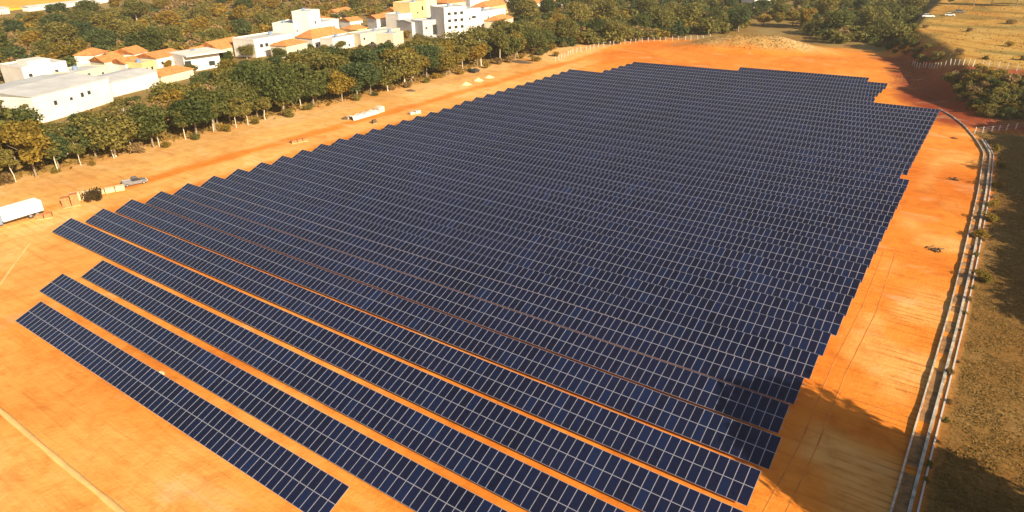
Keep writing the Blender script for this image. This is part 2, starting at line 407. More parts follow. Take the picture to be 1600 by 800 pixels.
# ------------------------------------------------------------------ solar rows
TILT, ROWY, PITCHY, SL, LOW = 0.359459, 25.972, 5.8708, 3.95, 0.6
CT, ST = math.cos(TILT), math.sin(TILT)
def module_mesh():
    b = MB(); W, Hh, fr, th = .988, 1.962, .031, .04
    def P(x, v, n): return (x, v*CT-n*ST, v*ST+n*CT)
    x0, x1, v0, v1 = -W/2, W/2, -Hh/2, Hh/2
    o = [(x0, v0), (x1, v0), (x1, v1), (x0, v1)]; i = [(x0+fr, v0+fr), (x1-fr, v0+fr), (x1-fr, v1-fr), (x0+fr, v1-fr)]
    vs = [P(*q, 0) for q in o]+[P(*q, 0) for q in i]+[P(*q, -.006) for q in i]+[P(*q, -th) for q in o]
    b.add(vs, [(k, (k+1) % 4, 4+(k+1) % 4, 4+k) for k in range(4)]+[(4+k, 4+(k+1) % 4, 8+(k+1) % 4, 8+k) for k in range(4)]
          + [(12+k, 12+(k+1) % 4, (k+1) % 4, k) for k in range(4)], 1)
    b.add([P(*q, -.006) for q in i], [(0, 1, 2, 3)], 0)
    b.add([P(*q, -th) for q in o], [(3, 2, 1, 0)], 2)
    return b
MODB = module_mesh(); MODME = MODB.mesh('solar_panel', [MT['glass'], MT['alu'], MT['back']])
MODV = np.array(MODB.v)
POSTME = {}
def post_mesh(h):
    k = round(h, 1)
    if k not in POSTME:
        b = MB(); b.box((-.06, -.05, -.4), (.06, .05, k)); b.box((-.09, -.6, k-.16), (.09, .6, k-.06))
        POSTME[k] = b.mesh('post', MT['steel'])
    return POSTME[k]
LEFT = {0: -102.7, 1: -109.4, 2: -109.0, 3: -132.5, 4: -132.7, 5: -133.4, 6: -133.1, 7: -133.0, 8: -132.7, 9: -132.5}
def row_span(i):
    if i == 0: return LEFT[0], -40.0
    if i <= 34:
        l = LEFT.get(i, -132.1 if i < 23 else -133.2)
        return l, (-8.6 if i <= 21 else -9.6)
    if i <= 39: return (-121.0+.25*(i-35)), -27.3
    return -78.8, -34.0
def row_z(x, i): return float(gz(x, ROWY+i*PITCHY+1.85))
NROW = 41
for i in range(NROW):
    xl, xr = row_span(i); n = int(round(xr-xl)); yb = ROWY+i*PITCHY+(1.2 if i == 40 else 0)
    if i == 0: lab = 'shortest and nearest row of blue solar panels, ending on the bare orange soil'
    elif i == 1: lab = 'second row of blue solar panels back from the camera, behind the shortest row'
    elif i == 2: lab = 'third row of solar panels from the camera, last to start short of the pale track'
    elif i == 40: lab = 'short farthest row of solar panels standing alone below the grassy mound'
    elif i >= 35: lab = f'{ordinal(i+1)} row of solar panels from the camera, in the narrower far block'
    else: lab = f'{ordinal(i+1)} long row of dark blue solar panels counted back from the camera'
    t = thing('solar_panel_row', (xr, yb, row_z(xr, i)), lab, 'solar panels', 'rows of solar panels on the orange site')
    base = np.array(t.location)
    cand = []
    for k in range(n):
        x = xl+.5+k
        for q in (0, 1):
            v = (.25+.5*q)*SL
            p = np.array([x, yb+v*CT, row_z(x, i)+LOW+v*ST]); px, py = proj(*p)
            vis = -8 < px < 1608 and py < 808
            cand.append((0 if vis else 1, np.linalg.norm(p-[0, 0, CAM_H]), p, k))
    cand.sort(key=lambda c: (c[0], c[1]))
    tx = [random.gauss(0, .0045) for _ in range(n+1)]
    for j, (_, _, p, k) in enumerate(cand[:100]):
        o = link('solar_panel', MODME, t, p-base); o.rotation_euler = (random.gauss(0, .004)+tx[k]*.5, random.gauss(0, .004), 0)
    rest = cand[100:]
    if rest:
        nv = len(MODV); V = np.concatenate([MODV+(p-base) for _, _, p, _ in rest])
        b = MB(); b.v = [tuple(v) for v in V]; b.f = [tuple(a+nv*j for a in f) for j in range(len(rest)) for f in MODB.f]; b.m = MODB.m*len(rest)
        tag(b.build('solar_panels', [MT['glass'], MT['alu'], MT['back']], t), kind='stuff')
    for v in (.22, .78):
        b = MB(); xs = np.arange(xl+.1, xr, 4.0).tolist()+[xr-.1]
        b.tube([(x-base[0], v*SL*CT+.05, row_z(x, i)-base[2]+LOW+v*SL*ST-.09) for x in xs], .045, 4); b.build('rail', MT['steel'], t)
    for x in np.arange(xl+1.2, xr-.4, 4.6):
        z = row_z(x, i); link('post', post_mesh(LOW+.5*SL*ST-.26), t, (x-base[0], .5*SL*CT-base[1]+yb, z-base[2]))

# ------------------------------------------------------------------ trees
def crown_mesh(name, seed, rx, rz, zc, lobes, leaves, size, m, flat=1.0, open_=0.0):
    r = np.random.default_rng(seed)
    C = []; 
    for _ in range(lobes):
        a = r.uniform(0, 2*np.pi); d = np.sqrt(r.uniform(0, 1))*rx*.68; h = r.uniform(-.75, .8)*rz*.75
        s = (1-.35*abs(h)/rz)
        C.append((d*np.cos(a)*s, d*np.sin(a)*s, zc+h, rx*r.uniform(.26, .50)))
    C = np.array(C); wts = C[:, 3]**2; wts /= wts.sum()
    ch = r.choice(lobes, leaves, p=wts); D = r.normal(size=(leaves, 3)); D /= np.linalg.norm(D, axis=1)[:, None]
    rad = C[ch, 3]*(r.uniform(.35, 1.0, leaves)**.5)*(1+.25*r.normal(size=leaves)*.5)
    P = C[ch, :3]+D*rad[:, None]*np.array([1, 1, .75*flat])
    P = P[P[:, 2] > zc-rz*1.05]; n = len(P)
    nrm = r.normal(size=(n, 3))+np.array([0, 0, .5])+(P-np.array([0, 0, zc-rz]))*.12; nrm /= np.linalg.norm(nrm, axis=1)[:, None]
    t1 = np.cross(nrm, r.normal(size=(n, 3))); t1 /= np.linalg.norm(t1, axis=1)[:, None]; t2 = np.cross(nrm, t1)
    s = size*r.uniform(.55, 1.3, n)[:, None]
    V = np.stack([P-t1*s-t2*s*.45, P+t1*s*.2-t2*s*.6+nrm*s*.25, P+t1*s+t2*s*.45, P-t1*s*.15+t2*s*.62+nrm*s*.2], 1).reshape(-1, 3)
    return numpy_mesh(name, V, np.arange(4*n).reshape(-1, 4), m)
def trunk_mesh(name, seed, h, rad, spread, m, limbs=5, bare=False):
    r = random.Random(seed); b = MB()
    pts = [(0, 0, -.5)]+[(r.uniform(-.12, .12)*k, r.uniform(-.12, .12)*k, h*k/4) for k in range(1, 5)]
    b.tube(pts, [rad, rad*.85, rad*.68, rad*.5, rad*.22], 7)
    for k in range(limbs):
        z = h*r.uniform(.42, .85); a = r.uniform(0, 6.28); L = spread*r.uniform(.6, 1.0)
        e = (math.cos(a)*L, math.sin(a)*L, z+L*r.uniform(.5, .9)); mdl = (e[0]*.5, e[1]*.5, z+(e[2]-z)*.4)
        b.tube([(0, 0, z), mdl, e], [rad*.4, rad*.26, rad*.09], 5)
        if bare:
            for q in range(4):
                a2 = a+r.uniform(-1, 1); l2 = L*r.uniform(.35, .6); f = r.uniform(.4, .95)
                s = tuple(mdl[c]+(e[c]-mdl[c])*f for c in range(3))
                b.tube([s, (s[0]+math.cos(a2)*l2, s[1]+math.sin(a2)*l2, s[2]+l2*r.uniform(.3, 1))], [rad*.13, rad*.04], 4)
    return b.mesh(name, m)
# unit prototypes: ~10 m high; (kind) -> list of (trunk mesh, crown mesh, height)
PROTO = {}
for k, (rx, rz, zc, lobes, leaves, size, ml, bark, tr) in {
        'dark': (4.6, 4.0, 5.8, 26, 5200, .31, 'dark', 'bark', .22),
        'teal': (3.9, 4.0, 5.7, 20, 4400, .30, 'teal', 'bark', .2),
        'olive': (4.8, 3.8, 5.9, 24, 4200, .31, 'olive', 'palebark', .2),
        'yellow': (4.2, 3.5, 5.9, 18, 3600, .30, 'yellow', 'bark', .18),
        'dry': (4.0, 3.2, 6.3, 18, 1500, .26, 'dry', 'palebark', .17),
        'slender': (2.5, 3.9, 6.6, 16, 1900, .29, 'olive', 'palebark', .15)}.items():
    PROTO[k] = [(trunk_mesh('trunk', 10*v+3, 8.2, tr, rx*.6, MT[bark], 7 if k == 'dry' else 5, k == 'dry'),
                 crown_mesh('crown', 100+7*v+len(k), rx*(1+.08*v), rz*(1-.06*v), zc, lobes+2*v, leaves, size, MT[ml])) for v in range(3)]
for k, ml in (('bush', 'olive'), ('drybush', 'dry'), ('darkbush', 'dark'), ('yellowbush', 'yellow'), ('brownbush', 'darkdry')):
    PROTO[k] = [(trunk_mesh('trunk', 40+v, 1.6, .10, .9, MT['bark'], 4), crown_mesh('crown', 300+v+len(k), 1.9, 1.3, 1.3, 12, 1100, .17, MT[ml])) for v in range(3)]
LOOK = {'dark': 'dense dark green', 'teal': 'deep green round-headed', 'olive': 'olive green spreading', 'yellow': 'yellowish green', 'dry': 'sparse brown dry',
        'slender': 'slender pale-trunked', 'bush': 'olive green', 'drybush': 'dry brown', 'darkbush': 'dark green', 'yellowbush': 'yellow green', 'brownbush': 'dark brown'}
ALLT = []
def tree(kind, x, y, h, where, group, cat='tree', name='tree', wide=1.0):
    v = random.randrange(3); tm, cm = PROTO[kind][v]; s = h/(9.8 if not kind.endswith('bush') else 2.5)
    size = 'tall' if h > 11 else ('short' if h < 6.5 else '')
    if cat != 'tree': size = 'large' if h > 2.6 else 'small'
    lab = ' '.join(f'{size} {LOOK[kind]} {cat} {where}'.split())
    t = thing(name, (x, y, float(gz(x, y))-.1), lab, cat, group, random.uniform(0, 6.28))
    wide *= random.uniform(.86, 1.2); t.scale = (s*wide, s*wide*random.uniform(.85, 1.15), s)
    link('trunk', tm, t); link('crown', cm, t)
    ALLT.append((t, math.hypot(x, y))); return t
# tops of the roadside belt as they stand against the town
BX = [-60, 0, 50, 58, 62, 100, 150, 200, 250, 262, 300, 330, 370, 410, 440, 480, 560, 600, 625, 650, 700, 760, 800, 900]
BYY = [150, 160, 160, 165, 196, 186, 166, 148, 142, 125, 118, 102, 90, 88, 84, 70, 72, 60, 68, 58, 58, 38, 28, 25]
LAND = [(44, 'by the white truck'), (60, 'by the brown shrub'), (78, 'opposite the silver pickup'), (96, 'below the long warehouse'),
        (116, 'below the orange roofs'), (136, 'below the flat white house'), (156, 'by the tarpaulin stack'), (178, 'below the two-window block'),
        (204, 'below the white tower'), (226, 'by the dark car'), (250, 'below the apartment block'), (400, 'near the road end')]
def landmark(y):
    for a, s in LAND:
        if y < a: return s
    return LAND[-1][1]
rowname = ['at the roadside edge', 'behind the roadside trees', 'in the middle belt', 'in the inner belt', 'on the town side', 'close to the houses', 'among the houses']
belt = []
for j, (X0, st) in enumerate([(-173.5, 7.0), (-181, 8.2), (-191, 9.2), (-204, 10), (-217, 10), (-229.5, 9.0), (-246, 10.5)]):
    y = 26+3*j if j < 5 else (98 if j == 5 else 165)
    while y < 296-14*(j == 0):
        x = X0+random.uniform(-3, 3)-(0 if y < 250 else (y-250)*.02); yy = y+random.uniform(-2, 2)
        kinds = ['olive', 'dark', 'teal', 'yellow', 'dry', 'slender']
        px, _ = proj(x, yy, 0)
        wts = [4.5, 2, 2, 1.8, 1.6, 2.2] if px < 300 or px > 620 else [2, 5, 2.8, .8, .5, 1.2]
        k = random.choices(kinds, wts)[0]
        h = random.uniform(11, 17)*(1 if j else .85)
        while h > 3:
            _, py = proj(x, yy, float(gz(x, yy))+h*1.02); lim = np.interp(proj(x, yy, h)[0], BX, BYY)
            if py >= lim+random.uniform(-5, 9): break
            h -= .5
        if h > 4.2: belt.append((k, x, yy, h, j))
        y += st*random.uniform(.8, 1.25)
for yv in np.arange(34, 128, 6.6): belt.append(('slender', -171.2+random.uniform(-.8, .8), yv+random.uniform(-2, 2), random.uniform(6.5, 9.5), 0))
for k, x, y, h, j in belt: tree(k, x, y, h, f'{rowname[j]} {landmark(y)}', 'trees in the belt beside the dirt road', wide=1.12)

def scatter(poly, gap, kinds, wts, hr, where, group, lim=None, cat='tree', name='tree', wide=1.0):
    xs = [p[0] for p in poly]; ys = [p[1] for p in poly]; got = []; n = 0
    for _ in range(6000):
        px, py = random.uniform(min(xs), max(xs)), random.uniform(min(ys), max(ys))
        if not in_poly(px, py, poly): continue
        if any((px-a)**2+((py-b)*2.0)**2 < gap*gap for a, b in got): continue
        got.append((px, py)); X, Y = at(px, py)
        wh = where(px, py) if callable(where) else where
        tree(random.choices(kinds, wts)[0], X, Y, random.uniform(*hr), wh, group, cat, name, wide)
    return len(got)
WOODS = {'town': [(-30, 44), (60, 34), (180, 20), (300, 4), (420, -12), (640, -14), (640, 12), (600, 28), (540, 30), (455, 38), (395, 62), (335, 82), (260, 88), (180, 96), (120, 106), (40, 110), (-30, 138)],
         'far': [(800, 32), (812, -8), (1180, -14), (1250, -10), (1440, -10), (1425, 14), (1418, 40), (1420, 62), (1370, 68), (1300, 68), (1262, 54), (1255, 34), (1170, 30), (1160, 50), (1050, 60), (960, 68), (890, 74), (860, 66)],
         'top': [(1440, -12), (1620, -12), (1620, 12), (1500, 13), (1445, 10)]}
def wood_where(px, py):
    s = 'front' if py > 85 else ('middle' if py > 45 else 'back')
    return f'at the {s} of the wood above the '+('warehouse' if px < 150 else 'orange roofs' if px < 300 else 'white block' if px < 450 else 'white tower')
n1 = scatter(WOODS['town'], 40, ['olive', 'yellow', 'dry', 'dark', 'teal'], [5, 2.6, 1.8, 2, 1.6], (9, 14), wood_where, 'trees of the wood behind the town', wide=1.25)
def ridge_where(px, py):
    s = 'front' if py > 46 else ('middle' if py > 22 else 'back')
    a = ('left of the mound' if px < 1000 else 'behind the mound' if px < 1180 else 'right of the mound' if px < 1330 else 'beside the golden field')
    return f'in the far wood {s} {a}'
n2 = scatter(WOODS['far'], 34, ['dark', 'teal', 'olive', 'yellow', 'dry'], [4, 2.5, 4, 1.4, .8], (10, 15), ridge_where, 'trees of the far wood beyond the site', wide=1.15)
for px, py, h in ((1215, 42, 8), (1238, 40, 9), (1192, 40, 7)): tree('yellow', *at(px, py), h, 'in the clearing above the mound', 'yellow trees above the mound', wide=1.5)
n3 = scatter(WOODS['top'], 27, ['dark', 'olive', 'yellow', 'teal'], [4, 2, 2, 2], (9, 13), 'along the top of the golden field', 'trees above the golden field')
# the rest of the woods, between the trees one can tell apart: one canopy that nobody could count
def canopy(poly, gap, hr, names, wts, label):
    VV, II = [], []; got = []; mats_ = [MT[k] for k in names]; xs = [p[0] for p in poly]; ys = [p[1] for p in poly]
    protos = {k: crown_mesh('canopy_piece', 900+q, 4.8, 3.0, 5.4, 14, 420, .8, MT[k]) for q, k in enumerate(names)}
    cos = {k: np.array([v.co[:] for v in m.vertices]) for k, m in protos.items()}
    for _ in range(5000):
        px, py = random.uniform(min(xs), max(xs)), random.uniform(min(ys), max(ys))
        if not in_poly(px, py, poly) or any((px-a)**2+((py-b)*2.2)**2 < gap*gap for a, b in got): continue
        got.append((px, py)); x, y = at(px, py); k = random.choices(names, wts)[0]; h = random.uniform(*hr)/9.0; a = random.uniform(0, 6.28)
        c = cos[k]; q = np.stack([c[:, 0]*math.cos(a)-c[:, 1]*math.sin(a), c[:, 0]*math.sin(a)+c[:, 1]*math.cos(a), c[:, 2]], 1)*h
        VV.append(q*[1.25, 1.25, 1]+[x, y, float(gz(x, y))-2*h]); II.append(np.full(len(q)//4, names.index(k)))
    V = np.concatenate(VV); me = numpy_mesh('woodland', V, np.arange(len(V)).reshape(-1, 4), mats_)
    me.polygons.foreach_set('material_index', np.concatenate(II).astype(np.int32))
    for m in protos.values(): bpy.data.meshes.remove(m)
    return tag(link('woodland', me), label, 'woodland', kind='stuff')
canopy(WOODS['town'], 12, (5, 9), ['olive', 'yellow', 'dry', 'dark', 'teal'], [5, 2.4, 2.6, 1.4, 1.2], 'close canopy of olive and brown woodland behind the town')
canopy(WOODS['far'], 12, (5.5, 9), ['dark', 'olive', 'teal', 'yellow', 'dry'], [4, 4, 2, 1.2, 1.2], 'close canopy of dark woodland beyond the far end of the site')
# shrubs on the bank, on the verge and along the channel
n4 = scatter([(1475, 118), (1530, 112), (1610, 128), (1610, 182), (1545, 186), (1500, 160)], 12, ['darkbush', 'bush', 'yellowbush', 'drybush'], [2.5, 5, 2.5, 3], (1.2, 3.4),
        lambda px, py: 'on the '+('upper' if py < 140 else 'lower')+' shaded bank'+(' by the right edge' if px > 1555 else ''), 'shrubs on the shaded bank', cat='shrub', name='shrub', wide=1.3)
n5 = scatter([(1350, 66), (1425, 62), (1440, 92), (1475, 96), (1440, 100), (1400, 84)], 13, ['bush', 'darkbush', 'yellowbush'], [4, 2, 2], (1.6, 3.6), 'at the field corner by the red cut', 'shrubs at the field corner', cat='shrub', name='shrub', wide=1.2)
n6 = scatter([(1440, 30), (1600, 34), (1600, 96), (1450, 92)], 46, ['bush', 'drybush', 'yellowbush'], [3, 4, 2], (1.0, 2.4),
        lambda px, py: 'on the '+('lower' if py > 62 else 'upper')+' golden field'+(' near the right edge' if px > 1530 else ''), 'shrubs dotting the golden field', cat='shrub', name='shrub', wide=1.4)
for yv in np.arange(56, 200, 5.5):
    xx = float(np.interp(yv, [0, 57, 160, 190, 206], [6.4, 4.4, 6.2, 6.2, 2.6]))+random.uniform(-.2, .7)
    tree(random.choice(['drybush', 'yellowbush', 'bush']), xx, yv+random.uniform(-2, 2), random.uniform(.4, .9), 'at the kerb outside the channel', 'weeds along the channel kerb', 'shrub', 'shrub')
for px, py, k in ((205, 128, 'olive'), (262, 112, 'yellow'), (300, 118, 'dark'), (352, 100, 'dark'), (386, 92, 'olive'), (440, 96, 'dark'), (486, 84, 'dark'), (530, 78, 'olive'), (560, 66, 'dark'), (585, 62, 'olive'), (636, 66, 'yellow'), (655, 70, 'olive')):
    tree(k, *at(px, py), random.uniform(4.5, 7), 'between the houses of the town', 'trees between the houses', wide=1.2)
for px, py in ((1556, 235), (1565, 262), (1558, 292), (1550, 322), (1545, 345), (1532, 372), (1536, 440)):
    tree('yellowbush', *at(px, py), random.uniform(1.2, 2.0), 'in grass beside the channel', 'shrubs along the channel', 'shrub', 'shrub')
for px, py in ((860, 78), (842, 86), (880, 74), (868, 88), (822, 84), (838, 96)):
    tree(random.choice(['drybush', 'yellowbush', 'bush']), *at(px, py), random.uniform(2.0, 3.4), 'in dry scrub at the road end', 'scrub at the road end', 'shrub', 'shrub', 1.2)
k = 0
for yv in np.arange(34, 290, 9.0):
    x = -169.8+random.uniform(-1.6, 1.2)
    tree(random.choice(['drybush', 'bush', 'drybush', 'darkbush', 'yellowbush']), x, yv+random.uniform(-2, 2), random.uniform(1.2, 2.9), f'on the road verge {landmark(yv)}', 'shrubs on the road verge', 'shrub', 'shrub', 1.1)
tree('brownbush', *at(147, 315), 3.6, 'standing alone between the pallets and the silver pickup', None, 'shrub', 'shrub', .66)
# tall trees just outside the right edge: they throw the long shadows over the strip and the field
for x, y, h in ((19, 52, 18), (18.5, 56, 19.5), (24, 58, 20), (30, 57, 21), (24, 54, 18)):
    tree('dark', x, y, h, 'past the right edge by the orange strip', 'trees past the right edge near the camera', wide=.72)
for yv in np.arange(100, 236, 5.0):
    tree(random.choice(['dark', 'olive', 'teal']), 34.5+random.uniform(-1, 1.5)-(1 if yv > 150 else 0)+(4 if yv < 108 else 0), yv+random.uniform(-2, 2), random.uniform(13.5, 16), 'past the right edge by the dry field', 'trees past the right edge beside the field', wide=1.2)

# ------------------------------------------------------------------ loose grass and brush (nobody could count it)
def tufts(name, pts, h, m, label):
    P = np.array(pts); n = len(P); z = gz(P[:, 0], P[:, 1])
    a = rng.uniform(0, 2*np.pi, n); hh = h*rng.uniform(.4, 1.3, n); ww = hh*rng.uniform(.5, 1.1, n)
    dx, dy = np.cos(a)*ww, np.sin(a)*ww; lx, ly = rng.normal(0, .35, n)*hh, rng.normal(0, .35, n)*hh
    B = np.stack([P[:, 0], P[:, 1], z-.05], 1)
    V = np.stack([B+np.stack([-dx*.5, -dy*.5, 0*z], 1), B+np.stack([dx*.5, dy*.5, 0*z], 1), B+np.stack([dx*.7+lx, dy*.7+ly, hh], 1), B+np.stack([-dx*.7+lx, -dy*.7+ly, hh*.85], 1)], 1).reshape(-1, 3)
    return tag(link(name, numpy_mesh(name, V, np.arange(4*n).reshape(-1, 4), m)), label, 'grass', kind='stuff')
pts = []
while len(pts) < 90000:
    y = 45+175*random.random()**1.6; x = np.interp(y, [0, 57, 160, 190, 206, 214, 222], [7.4, 5.4, 7.0, 7.0, 3.2, .4, 3.4])+random.random()**1.0*16
    if vnoise(np.array([x]), np.array([y]), 2.2, 9)[0]+.5*vnoise(np.array([x]), np.array([y]), .8, 12)[0] > .32+.45*random.random(): pts.append((x, y))
tufts('dry_grass', pts, .13, MT['drygrass'], 'rough dry brown grass of the field outside the channel')
pts = []
while len(pts) < 16000:
    y = random.uniform(30, 300); x = -175-abs(random.gauss(0, 12))+random.gauss(0, 2)
    pts.append((x, y))
tufts('undergrowth', pts, .75, MT['drygrass'], 'dry undergrowth among the trunks of the roadside belt')
pts = [(p[0], p[1]) for p in [(random.gauss(-94, 18), random.gauss(318, 9)) for _ in range(2500)] if mound(*p) > 1.6]
tufts('mound_grass', pts, .35, MT['drygrass'], 'pale dry grass covering the far mound')
pts = []
while len(pts) < 4000:
    y = random.uniform(266, 470); x = random.uniform(-30, 60)
    if vnoise(np.array([x]), np.array([y]), 9, 6)[0] > .35: pts.append((x, y))
tufts('golden_grass', pts, .35, MT['drygrass'], 'tall golden grass on the terraced field above the bank')

# ------------------------------------------------------------------ concrete channel on the right
def polyline_wall(name, pts, off, width, z0, z1, m, parent, origin):
    P = []
    for (x0, y0), (x1, y1) in zip(pts[:-1], pts[1:]):
        n = max(1, int(math.hypot(x1-x0, y1-y0)/1.5)); P += [(x0+(x1-x0)*k/n, y0+(y1-y0)*k/n) for k in range(n)]
    P.append(pts[-1]); P = np.array(P)
    for _ in range(3): P[1:-1] = (P[:-2]+2*P[1:-1]+P[2:])/4
    T = np.gradient(P, axis=0); T /= np.linalg.norm(T, axis=1)[:, None]; Nn = np.stack([T[:, 1], -T[:, 0]], 1)
    V = []
    for p, n in zip(P, Nn):
        c = p+n*off; a, b = c-n*width/2, c+n*width/2; g = float(gz(*p))
        wv = random.uniform(-.07, .05)
        V += [(a[0], a[1], g+z0), (b[0], b[1], g+z0), (b[0], b[1], g+z1+wv), (a[0], a[1], g+z1+wv)]
    b = MB(); k = len(P); fs = [(0, 1, 2, 3), (4*k-1, 4*k-2, 4*k-3, 4*k-4)]
    for i in range(k-1):
        for e in range(4): fs.append((4*i+e, 4*i+(e+1) % 4, 4*i+4+(e+1) % 4, 4*i+4+e)[::-1])
    b.add([(x-origin[0], y-origin[1], z-origin[2]) for x, y, z in V], fs)
    return b.build(name, m, parent)
chan = [at(1372, 860)]+[at(*p) for p in ((1392, 800), (1420, 700), (1450, 600), (1482, 490), (1505, 400), (1528, 300), (1537, 240), (1524, 218), (1505, 196), (1485, 180), (1466, 171))]
og = (chan[0][0], chan[0][1], 0)
dr = thing('drainage_channel', og, 'pale concrete drainage channel running along the right side of the orange strip', 'drain')
polyline_wall('wall', chan, 0, .18, -.3, .34, MT['concrete'], dr, og)
polyline_wall('wall', chan[:9], 1.35, .30, -.3, .34, MT['concrete'], dr, og)
polyline_wall('floor', chan[:9], .70, 1.05, -.4, .03, plain('channel_bed_silt', (.24, .12, .04), .9, 0, .6, .9), dr, og)
polyline_wall('kerb', chan[:9], 2.0, .16, -.3, .20, MT['trim'], dr, og)

def fence(pts, h, gap, label, r=.11, wires=3):
    og = (pts[0][0], pts[0][1], float(gz(*pts[0])))
    t = thing('wire_fence', og, label, 'fence'); b0 = MB(); b0.box((-r, -r, -.4), (r, r, h)); b0.box((-r*.9, -r-.2, h-.02), (r*.9, r*.8, h+.15))
    pm = b0.mesh('post', MT['post']); P = []
    for (x0, y0), (x1, y1) in zip(pts[:-1], pts[1:]):
        n = max(1, int(round(math.hypot(x1-x0, y1-y0)/gap))); P += [(x0+(x1-x0)*(k+random.uniform(-.2, .2)*(k > 0))/n, y0+(y1-y0)*(k+random.uniform(-.2, .2)*(k > 0))/n) for k in range(n)]
    P.append(pts[-1])
    Q3 = [(x-og[0], y-og[1], float(gz(x, y))-og[2]) for x, y in P]
    for q in Q3:
        o = link('post', pm, t, q); o.rotation_euler = (random.gauss(0, .06), random.gauss(0, .06), random.uniform(-.3, .3)); o.scale.z = random.uniform(.82, 1.1)
    for kq in range(wires):
        b = MB(); b.tube([(x, y, z+h*(.25+.33*kq)) for x, y, z in Q3], .02, 4); b.build('wire', MT['wire'], t)
fence([at(*p) for p in ((868, 96), (895, 84), (935, 74), (985, 68), (1040, 64), (1110, 60))], 1.9, 3.2, 'fence of white concrete posts along the far left corner of the site', .08)
fence([at(*p) for p in ((1425, 102), (1470, 106), (1520, 104), (1560, 106), (1620, 116))], 1.9, 2.6, 'fence of white concrete posts on the red track above the shaded bank', .09)
fence([at(*p) for p in ((1522, 209), (1560, 205), (1620, 196))], 1.6, 3.2, 'short fence of pale posts from the channel bend to the right edge', .09)

# ------------------------------------------------------------------ town
def frame_of(A, B):
    a = np.array(A); b = np.array(B); d = b-a; L = np.linalg.norm(d); return a, L, math.atan2(d[1], d[0])
def building(A, B, depth, h, wall, roof, label, wins=(), base=0.0, roofh=1.8, name='house', cat='house', extra=(), parapet=.5, over=.4, door=None):
    """front wall runs from ground pixel A to ground pixel B, the house extends behind it"""
    a, L, rz = frame_of(at(*A), at(*B)); z = min(float(gz(*a)), float(gz(*at(*B))))-.2+base
    t = thing(name, (a[0], a[1], z), label, cat, None, rz)
    b = MB(); b.box((0, 0, 0), (L, depth, h)); 
    for (x0, x1, y0, y1, z0, z1) in extra: b.box((x0*L, y0*depth, z0), (x1*L, y1*depth, z1))
    b.build('wall', MT[wall], t)
    rb = MB()
    if roof == 'flat':
        rb.box((.25, .25, h+.003), (L-.25, depth-.25, h+.06)); rb.build('roof', MT['whiteroof'], t)
        pb = MB(); e = .003; q = .25
        pb.box((-.06, -.06, h-.05), (L+.06, q, h+parapet)); pb.box((-.06, depth-q, h-.05), (L+.06, depth+.06, h+parapet))
        pb.box((-.06, q+e, h-.05), (q, depth-q-e, h+parapet)); pb.box((L-q, q+e, h-.05), (L+.06, depth-q-e, h+parapet)); pb.build('parapet', MT[wall], t)
    elif roof in ('gable', 'hip', 'sheet'):
        o = over; ins = min(depth*.45, L*.35) if roof == 'hip' else 0; hh = roofh*(.45 if roof == 'sheet' else 1)
        vs = [(-o, -o, h+.01), (L+o, -o, h+.01), (L+o, depth+o, h+.01), (-o, depth+o, h+.01), (-o+ins, depth/2, h+hh), (L+o-ins, depth/2, h+hh)]
        vs += [(x, y, zz+.16) for x, y, zz in vs]
        fs = [(6, 7, 11, 10), (8, 9, 10, 11), (7, 8, 11), (9, 6, 10), (0, 3, 4), (2, 1, 5), (1, 0, 4, 5), (3, 2, 5, 4), (0, 1, 7, 6), (1, 2, 8, 7), (2, 3, 9, 8), (3, 0, 6, 9)]
        rb.add(vs, fs); rb.build('roof', MT['whiteroof' if roof == 'sheet' else 'tile'], t)
    for (u, zc, ww, hw) in wins:
        x = u*L; fb = MB(); fb.box((x-ww/2-.12, -.09, zc-.12), (x+ww/2+.12, -.003, zc+hw+.12)); f = fb.build('window', MT['trim'], t)
        pb = MB(); pb.box((x-ww/2, -.13, zc), (x+ww/2, -.093, zc+hw)); pb.build('pane', MT['pane'], f)
    if roof == 'flat' and L > 6 and depth > 7:
        wb = MB(); cx, cy = L*random.uniform(.25, .75), depth*random.uniform(.4, .7); wb.tube([(cx, cy, h+.07), (cx, cy, h+1.3), (cx, cy, h+1.55)], [.85, .95, .5], 12); wb.build('water_tank', MT['blue'], t)
    if roof == 'flat':
        sb = MB(); sb.box((-.10, -.12, h*.5-.12), (L+.10, -.062, h*.5+.02)); sb.build('string_course', MT['trim'], t)
    for e in range(int(L/4.5)):                        # side and upper openings
        if wins and len(wins) < 5 and random.random() < .6:
            x = (e+.5)*4.5
            if any(abs(u*L-x) < 2.2 for u, *_ in wins): continue
            zc = random.choice([h*.18, h*.58]); fb = MB(); fb.box((x-.7, -.09, zc-.1), (x+.7, -.003, zc+1.2)); f = fb.build('window', MT['trim'], t)
            pb = MB(); pb.box((x-.58, -.13, zc), (x+.58, -.093, zc+1.1)); pb.build('pane', MT['pane'], f)
    if door:
        u, ww, hw = door; db = MB(); db.box((u*L-ww/2, -.08, 0), (u*L+ww/2, -.003, hw)); db.build('door', MT['grey'], t)
    return t
g = lambda us, zs, w_, h_: [(u, z_, w_, h_) for u in us for z_ in zs]
building((62, 194), (178, 158), 26, 8.0, 'white', 'sheet', 'long white warehouse with three small dark windows above the roadside trees', [(.25, 4.2, 1.1, 1.3), (.45, 4.4, 1.0, .8), (.60, 4.4, 1.1, 1.3)], name='warehouse', cat='warehouse', roofh=2.5, over=.2)
building((-60, 196), (54, 166), 18, 6.0, 'white', 'sheet', 'low white shed cut by the left photo edge beside the warehouse', [(.8, 3.5, 1.4, 1.0)], name='warehouse', cat='warehouse', over=.2)
